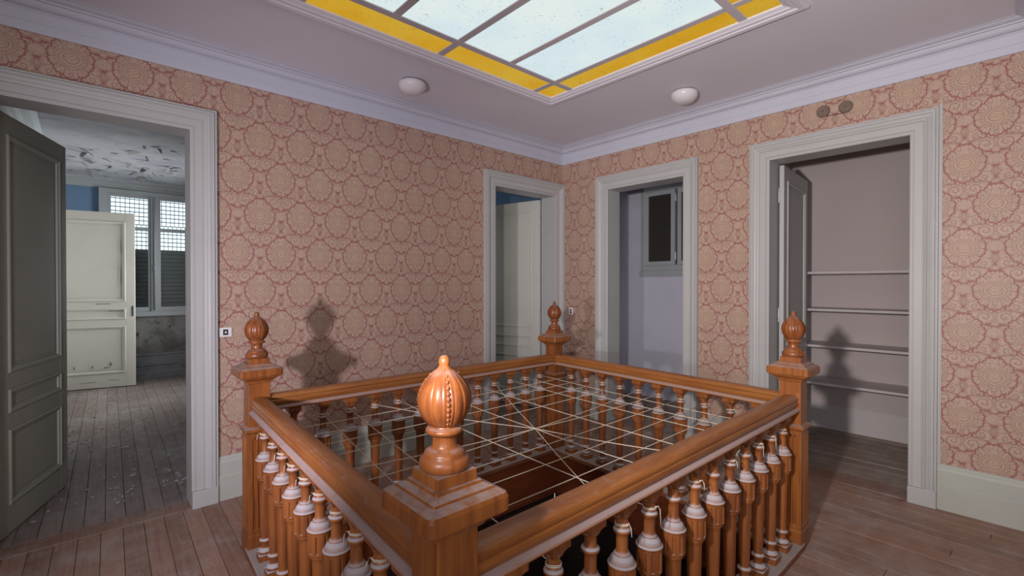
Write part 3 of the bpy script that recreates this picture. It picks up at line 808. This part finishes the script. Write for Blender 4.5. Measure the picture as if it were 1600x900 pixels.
# newel meshes around local origin
def ring_sq(h, z, nfl=3, depth=0.0, ch=0.0):
    """square ring with flute points on every side"""
    pts = []
    fl = []
    for k in range(nfl):
        cc = (-0.5 + (k+0.5)/nfl) * 1.30*h; wv = 0.13*h*1.3
        fl += [(cc-wv, 0), (cc-wv*0.55, depth), (cc+wv*0.55, depth), (cc+wv, 0)]
    sides = []
    for s in range(4):
        a = s*PI/2; ca, sa = math.cos(a), math.sin(a)
        line = [(-h+ch, -h)] + [(t, -h+d) for t, d in fl] + [(h-ch, -h)]
        for x_, y_ in line: pts.append((x_*ca-y_*sa, x_*sa+y_*ca, z))
    return pts
def sq(h, z, r=0.004):
    pts = []
    for s in range(4):
        a = s*PI/2; ca, sa = math.cos(a), math.sin(a)
        for x_, y_ in ((-h+r, -h), (h-r, -h), (h-r*0.3, -h+r*0.3)): pts.append((x_*ca-y_*sa, x_*sa+y_*ca, z))
    return pts
sh = MB()
H1 = 0.062
sh.rings([ring_sq(H1+0.004, 0.0), ring_sq(H1+0.004, 0.10), ring_sq(H1, 0.108), ring_sq(H1, 0.125, 3, 0.0), ring_sq(H1, 0.14, 3, 0.007), ring_sq(H1, 0.635, 3, 0.007), ring_sq(H1, 0.65, 3, 0.0), ring_sq(H1, 0.675)])
sh.rings([sq(H1+0.004, 0.672), sq(H1+0.014, 0.684), sq(H1+0.014, 0.697), sq(H1-0.004, 0.706), sq(0.056, 0.708), sq(0.056, 0.945), sq(0.062, 0.950), sq(0.062, 0.958), sq(0.068, 0.962)])
# shallow panel frames on the upper block
ME_SHAFT = sh.mesh('newel_shaft', 'wood_post')
cp = MB()
def sqr(h, z, r):
    pts = []
    for s in range(4):
        a0 = s*PI/2
        for k in range(5):
            a = -PI*3/4 + a0 - PI/4 + k*PI/8
            ccx, ccy = (-h+r, -h+r)
            ca, sa = math.cos(a0), math.sin(a0)
            pts.append((ccx*ca-ccy*sa + r*math.cos(a), ccx*sa+ccy*ca + r*math.sin(a), z))
    return pts
CH = 0.110
cp.rings([sqr(0.066, 0.955, 0.004), sqr(0.072, 0.966, 0.005), sqr(0.086, 0.975, 0.006), sqr(0.092, 0.980, 0.006), sqr(0.092, 0.985, 0.006), sqr(CH-0.006, 0.986, 0.012), sqr(CH, 0.992, 0.015),
          sqr(CH, 1.022, 0.015), sqr(CH-0.004, 1.031, 0.014), sqr(CH-0.014, 1.037, 0.010), sqr(0.086, 1.040, 0.005), sqr(0.085, 1.0405, 0.004), sqr(0.082, 1.045, 0.004), sqr(0.066, 1.052, 0.003), sqr(0.064, 1.0525, 0.003), sqr(0.062, 1.058, 0.003), sqr(0.054, 1.0585, 0.002), sqr(0.0535, 1.084, 0.002)], smooth=False)
ME_CAP = cp.mesh('newel_cap', 'wood_cap')
tb = MB()
tb.lathe([(0.050,1.083),(0.055,1.088),(0.0585,1.096),(0.0585,1.104),(0.055,1.112),(0.048,1.1155),(0.048,1.119),(0.045,1.126),(0.036,1.131),(0.031,1.134),(0.0285,1.140),(0.0275,1.152),(0.029,1.162),(0.032,1.165),
          (0.040,1.167),(0.0435,1.171),(0.0435,1.176),(0.039,1.180),(0.037,1.1805),(0.034,1.184),(0.033,1.194)], 32)
ME_FBASE = tb.mesh('finial_base', 'wood_finial')
Z0e, Z1e = 1.186, 1.322
def eggR(z):
    t = min(1.0, max(0.0, (z-Z0e)/(Z1e-Z0e)))
    if t < 0.42: return 0.0610*math.sqrt(1-((0.42-t)/0.42)**2*(1-0.58**2))
    return 0.0610*max(0.19, (1-((t-0.42)/0.585)**2.0)**0.78)
def eggmod(a, z):
    ph = ((math.degrees(a)) % 90); ph = ph-90 if ph > 45 else ph; ph = abs(ph)
    if ph < 8: return 0.935
    if ph < 12: return 1.025 if ph < 10.5 else 0.965
    if ph > 43: return 0.945
    if ph > 40: return 1.02
    if ph > 37: return 0.95
    return 0.96 + 0.045*math.sin(PI*(ph-12)/25)
eg = MB(); nz = 22
eg.lathe([(eggR(Z0e+(Z1e-Z0e)*i/nz), Z0e+(Z1e-Z0e)*i/nz) for i in range(nz+1)], 120, mod=eggmod)
eg.lathe([(0.013,1.310),(0.0125,1.319),(0.0118,1.3215),(0.0128,1.325),(0.0132,1.331),(0.0120,1.338),(0.0080,1.3435),(0.001,1.3455)], 16)
ME_EGG = eg.mesh('finial_egg', 'wood_finial')
def bead_mesh():
    bd = MB()
    for i in range(10):
        t = 0.07+0.78*i/9; z = Z0e+(Z1e-Z0e)*t; r = eggR(z)*0.945
        rad = 0.0026+0.0030*math.sin(PI*t)
        bd.sphere((r, 0, z), rad, 8, 6)
    return bd.mesh('bead_strip', 'wood_finial')
ME_BEAD = bead_mesh()
for key, dz, frot in (('N', -0.010, R(65)), ('L', 0, R(46)), ('F', 0, R(45)), ('R', 0, R(42))):
    q = NW[key]
    n = bput(inst('newel_post', ME_SHAFT, None, (q.x, q.y, 0)))
    c = inst('newel_cap', ME_CAP, n, (0, 0, dz))
    f = inst('finial_base', ME_FBASE, n, (0, 0, dz))
    e = inst('finial_egg', ME_EGG, n, (0, 0, dz), frot)
    for k in range(4): inst('bead_strip', ME_BEAD, n, (0, 0, dz), frot+k*PI/2)
# handrails: profile (side, height), symmetric
ZR = 0.872
half = [(0.0,ZR),(0.014,ZR-0.001),(0.028,ZR-0.004),(0.038,ZR-0.010),(0.043,ZR-0.018),(0.0435,ZR-0.026),(0.041,ZR-0.031),(0.040,ZR-0.034),(0.044,ZR-0.040),(0.0445,ZR-0.050),(0.041,ZR-0.060),(0.034,ZR-0.068),(0.033,ZR-0.072)]
ledge = [(0.033,ZR-0.070),(0.034,ZR-0.0715),(0.051,ZR-0.079),(0.0535,ZR-0.084),(0.052,ZR-0.089),(0.046,ZR-0.092),(0.034,ZR-0.097),(0.0,ZR-0.097)]
def rail(A, B, off0, off1):
    d = (B-A); Ln = d.length; a = math.atan2(d.y, d.x)
    def prof(h): return [(s, z) for s, z in h] + [(-s, z) for s, z in reversed(h) if s > 0]
    ra = MB().rings([[(xx, s, z) for s, z in prof(half)] for xx in (off0, Ln-off1)])
    for i in range(len(ra.sm)): ra.sm[i] = False
    o = bput(ra.build('handrail', 'wood_rail_x', None, loc=(A.x, A.y, 0), rotz=a))
    lg = MB().rings([[(xx, s, z) for s, z in prof(ledge)] for xx in (off0+0.001, Ln-off1-0.001)])
    lo = lg.build('rail_ledge', 'wood_rail_ledge', o)
    cb = MB().box((0.02, -0.075, 0.001), (Ln-0.02, 0.070, 0.034))
    bput(cb.build('curb_board', 'wood_curb', None, bevel=0.006, loc=(A.x, A.y, 0), rotz=a))
    return a
# baluster mesh
def flute(a, z): return 1.0
b = MB()
prof_low = [(0.036,0.068),(0.039,0.074),(0.039,0.082),(0.031,0.088),(0.024,0.094),(0.0215,0.100),(0.0210,0.116),(0.0225,0.122),(0.0310,0.128),(0.0325,0.134),(0.029,0.140),(0.0225,0.145),(0.0225,0.155),(0.0250,0.22),(0.0280,0.34),(0.0300,0.435),(0.0310,0.450),(0.036,0.460),(0.0425,0.470)]
b.lathe(prof_low, 22)
b.lathe([(0.0425,0.4695),(0.0450,0.476),(0.0460,0.484),(0.0460,0.4845),(0.0460,0.552),(0.0460,0.5525),(0.0460,0.560)], 60, smooth=False, mod=lambda a, z: (1.0 - (0.12 if (0.4842 < z < 0.5522 and (math.degrees(a) % 36) < 11) else 0.0)))
b.lathe([(0.0460,0.5595),(0.0485,0.562),(0.0490,0.566),(0.0470,0.569),(0.0445,0.570),(0.0430,0.573),(0.0385,0.584),(0.0310,0.594),(0.0285,0.596),(0.0280,0.599),(0.0255,0.603),(0.0225,0.608),(0.0195,0.618),(0.0195,0.652),(0.0205,0.668),(0.0275,0.672),(0.0300,0.677),(0.0290,0.683),(0.0235,0.687),(0.0225,0.689),(0.0205,0.694),(0.0195,0.700),(0.0195,0.722),(0.0220,0.730)], 24)
ME_BAL = b.mesh('baluster', 'wood_turned')
pb = MB().rings([sq(0.038, 0.034, 0.002), sq(0.038, 0.066, 0.002), sq(0.035, 0.069, 0.002)])
ME_PLINTH = pb.mesh('plinth', 'wood_turned')
tbk = MB().rings([sq(0.019, 0.722, 0.003), sq(0.0215, 0.730, 0.002), sq(0.025, 0.738, 0.002), sq(0.032, 0.747, 0.002), sq(0.036, 0.750, 0.002), sq(0.036, 0.776, 0.002)])
ME_TOP = tbk.mesh('top_block', 'wood_turned')
SIDES = {'LF': ('L', 'F', 13, 0.196, 0.1718), 'RF': ('F', 'R', 10, 0.214, 0.1770), 'NR': ('N', 'R', 13, 0.205, 0.1695), 'NL': ('N', 'L', 10, 0.176, 0.1850)}
BP_ = {}
for key, (a, e, n, s0, ds) in SIDES.items():
    A, B = NW[a], NW[e]; dr = (B-A).normalized()
    ang = rail(A, B, 0.050, 0.050)
    BP_[key] = []
    for i in range(n):
        q = A + dr*(s0+ds*i); BP_[key].append(q)
        o = bput(inst('baluster', ME_BAL, None, (q.x, q.y, 0), ang + random.uniform(-0.2, 0.2)))
        inst('plinth', ME_PLINTH, o, (0, 0, 0), ang-o.rotation_euler.z); inst('top_block', ME_TOP, o, (0, 0, 0), ang-o.rotation_euler.z)

# well lining below the floor
for k in range(4):
    A, B = wq[k], wq[(k+1) % 4]; d = (B-A).normalized(); nrm = Vector((d.y, -d.x))
    def strip(z0, z1, o0, o1):
        a0, a1, b0, b1 = A+nrm*o0-d*0.03, A+nrm*o1-d*0.03, B+nrm*o0+d*0.03, B+nrm*o1+d*0.03
        return MB().rings([[(*a0, z0), (*b0, z0), (*b1, z0), (*a1, z0)], [(*a0, z1), (*b0, z1), (*b1, z1), (*a1, z1)]])
    bm = strip(-0.34, 0.004, 0.0, 0.03); bm2 = strip(-0.36, -0.33, -0.012, 0.03); bm.add(bm2.v, bm2.f)
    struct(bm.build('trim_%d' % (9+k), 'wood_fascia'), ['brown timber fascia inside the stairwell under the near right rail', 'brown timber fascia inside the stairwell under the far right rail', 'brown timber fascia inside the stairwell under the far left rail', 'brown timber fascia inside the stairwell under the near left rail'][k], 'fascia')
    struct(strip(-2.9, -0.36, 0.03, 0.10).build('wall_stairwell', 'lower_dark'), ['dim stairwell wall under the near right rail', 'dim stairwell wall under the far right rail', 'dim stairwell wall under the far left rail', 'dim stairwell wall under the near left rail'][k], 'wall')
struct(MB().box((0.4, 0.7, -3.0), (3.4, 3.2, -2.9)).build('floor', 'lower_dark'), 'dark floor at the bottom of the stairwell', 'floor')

# ---------------------------------------------------------------- string net
net = empty('string_net', (1.854, 1.858, 0.70))
tag(net, 'net of thin cream string tied across the open stairwell', 'string net')
ZN = 0.702
C0 = Vector((1.854, 1.858))
def string(pts, rad=0.0022):
    P3 = []
    for i in range(len(pts)-1):
        A, B = pts[i], pts[i+1]
        n = 8
        for k in range(n + (1 if i == len(pts)-2 else 0)):
            t = k/n; q = A.lerp(B, t)
            P3.append((q.x, q.y, ZN - 0.010*math.sin(PI*t) - 0.004))
    wbuild(MB().tube(P3, rad, 6), 'string', 'string_cream', net)
tied = {k: set() for k in BP_}
def at(side, i):
    i = max(0, min(len(BP_[side])-1, i)); tied[side].add(i); return BP_[side][i]
def idx(side, s): a, e, n, s0, ds = SIDES[side]; return round((s-s0)/ds)
for i in range(10):
    A, B = at('NL', i), at('RF', 9-i)
    string([A, C0, B] if i in (4, 5) else [A, B])
for s, t in ((0.37, 0.22), (0.54, 0.42), (0.84, 0.80), (1.62, 1.56), (1.93, 1.90), (2.10, 2.07), (2.26, 2.24)):
    string([at('LF', idx('LF', s)), at('NR', idx('NR', t))])
string([at('LF', idx('LF', 1.22)), C0, at('NR', idx('NR', 1.27))])
string([at('LF', idx('LF', 1.76)), C0, at('NR', idx('NR', 0.72))])
string([at('LF', idx('LF', 0.68)), C0, at('NR', idx('NR', 1.62))])
wbuild(MB().sphere((C0.x, C0.y, ZN-0.004), 0.006, 8, 6), 'knot', 'string_cream', net)
for side in tied:
    for i in sorted(tied[side]):
        q = BP_[side][i]; t = MB()
        for k, dz in enumerate((-0.004, 0.001)):
            pts = [(q.x+0.0225*math.cos(2*PI*j/16), q.y+0.0225*math.sin(2*PI*j/16), ZN+dz+0.002*math.sin(j*0.8)) for j in range(17)]
            t.tube(pts, 0.0019, 5)
        if random.random() < 0.75:
            a = random.uniform(0, 2*PI) if side in ('LF', 'RF') else {'NL': PI, 'NR': -PI/2}[side] + random.uniform(-1, 1)
            ux, uy = math.cos(a), math.sin(a); ln = random.uniform(0.02, 0.06)
            t.tube([(q.x+ux*0.021, q.y+uy*0.021, ZN), (q.x+ux*0.030, q.y+uy*0.030, ZN+0.006), (q.x+ux*0.037, q.y+uy*0.037, ZN-0.006), (q.x+ux*0.040, q.y+uy*0.040, ZN-ln)], 0.0018, 5)
            t.sphere((q.x+ux*0.022, q.y+uy*0.022, ZN), 0.0042, 6, 5)
        wbuild(t, 'string_tie', 'string_cream', net)

# ---------------------------------------------------------------- small things
def ceiling_light(x, y, label):
    t = empty('ceiling_light', (x, y, ZC))
    MB().lathe([(0.085, -0.012), (0.088, -0.004), (0.088, 0.0)], 32).build('base_ring', 'globe_base', t)
    pr = [(0.004, -0.104), (0.03, -0.102), (0.058, -0.094), (0.084, -0.078), (0.101, -0.056), (0.108, -0.036), (0.106, -0.022), (0.098, -0.013), (0.085, -0.011)]
    MB().lathe(pr, 40).build('globe', 'globe_glass', t)
    tag(t, label, 'ceiling light', 'opal ceiling lights')
ceiling_light(1.925, 3.30, 'round opal glass ceiling light near the left wall')
ceiling_light(3.69, 1.955, 'round opal glass ceiling light near the right wall')

def switch(loc, rotz, w, h, label):
    t = empty('light_switch', loc, rotz)
    MB().box((-w/2, -0.009, -h/2), (w/2, 0, h/2)).build('plate', 'switch_white', t, bevel=0.004)
    MB().box((-w*0.2, -0.0105, -h*0.30), (w*0.2, -0.009, h*0.30)).build('rocker_recess', 'switch_dark', t)
    MB().lathe([(0.007, 0), (0.007, 0.006), (0.004, 0.008)], 12).build('button', 'switch_white', t).matrix_local = Matrix.Translation((0, -0.0105, 0)) @ Matrix.Rotation(R(90), 4, 'X')
    tag(t, label, 'light switch')
switch((0.729, YW, 1.166), 0, 0.078, 0.066, 'white square light switch beside the wide left doorway')
switch((XW, 3.655, 1.185), R(-90), 0.060, 0.085, 'white light switch in the room corner by the middle doorway')
for y, lb in ((1.102, 'round brown wall rosette above the closet door, nearer the corner'), (0.957, 'round brown wall rosette above the closet door, nearer the right edge')):
    t = empty('wall_rosette', (XW, y, 2.832 - (1.102-y)*0.02), R(-90))
    pr = [(0.036, 0), (0.043, 0.004), (0.045, 0.014), (0.043, 0.022), (0.036, 0.027), (0.0345, 0.0265), (0.020, 0.0275), (0.003, 0.0275)]
    o = MB().lathe(pr, 32).build('rosette_body', 'rosette_brown', t); o.matrix_local = Matrix.Rotation(R(90), 4, 'X')
    o = MB().lathe([(0.004, 0.0275), (0.004, 0.029), (0.002, 0.0295)], 12).build('screw', 'wire_dark', t); o.matrix_local = Matrix.Rotation(R(90), 4, 'X')
    tag(t, lb, 'wall fitting', 'brown wall rosettes')
wv = MB().tube([(XW-0.003, 1.082, 2.795), (XW-0.004, 1.02, 2.790), (XW-0.003, 0.965, 2.792)], 0.0022, 6).build('bell_wire', 'wire_dark')
tag(wv, 'short dark wire joining the two brown rosettes', 'wire')

# peeling flakes on the left room ceiling, plaster crumbs on its floor
fk = MB()
for _ in range(70):
    x = random.uniform(-0.35, 2.0); y = 8.2 + random.gauss(0, 0.55)
    if not 6.2 < y < 9.3: continue
    s = random.uniform(0.03, 0.13); a = random.uniform(0, 2*PI); dz = random.uniform(0.015, 0.08)
    ca, sa = math.cos(a), math.sin(a); w_ = s*random.uniform(0.4, 0.9)
    def T(p, q, z): return (x+p*ca-q*sa, y+p*sa+q*ca, ZC-0.001-z)
    vs = [T(0, -w_/2, 0), T(0, w_/2, 0), T(s*0.5, w_*0.55, dz*0.3), T(s*0.5, -w_*0.45, dz*0.35), T(s, w_*0.3, dz), T(s, -w_*0.25, dz*0.9)]
    fk.add(vs, [(0, 1, 2, 3), (3, 2, 4, 5)])
tag(fk.build('paint_flakes', 'flake_under'), 'curled paint flakes hanging from the far room ceiling', 'paint flakes', kind='stuff')
cr = MB()
for _ in range(420):
    if random.random() < 0.75: x = random.uniform(-0.4, 1.6); y = random.uniform(6.0, 9.3)
    else: x = random.uniform(-0.3, 0.6); y = random.uniform(4.2, 6.5)
    s = random.uniform(0.004, 0.018) * (1 if random.random() < 0.95 else 2.6); a = random.uniform(0, PI); n = random.randint(4, 6)
    top = [(x+s*math.cos(a+2*PI*k/n)*random.uniform(0.6, 1.1), y+s*0.7*math.sin(a+2*PI*k/n), 0.004+random.uniform(0, 0.006)) for k in range(n)]
    bot = [(q[0], q[1], 0.0012) for q in top]
    cr.rings([bot, top])
tag(cr.build('plaster_crumbs', 'dust_flakes'), 'fallen plaster crumbs scattered on the far room floor', 'debris', kind='stuff')
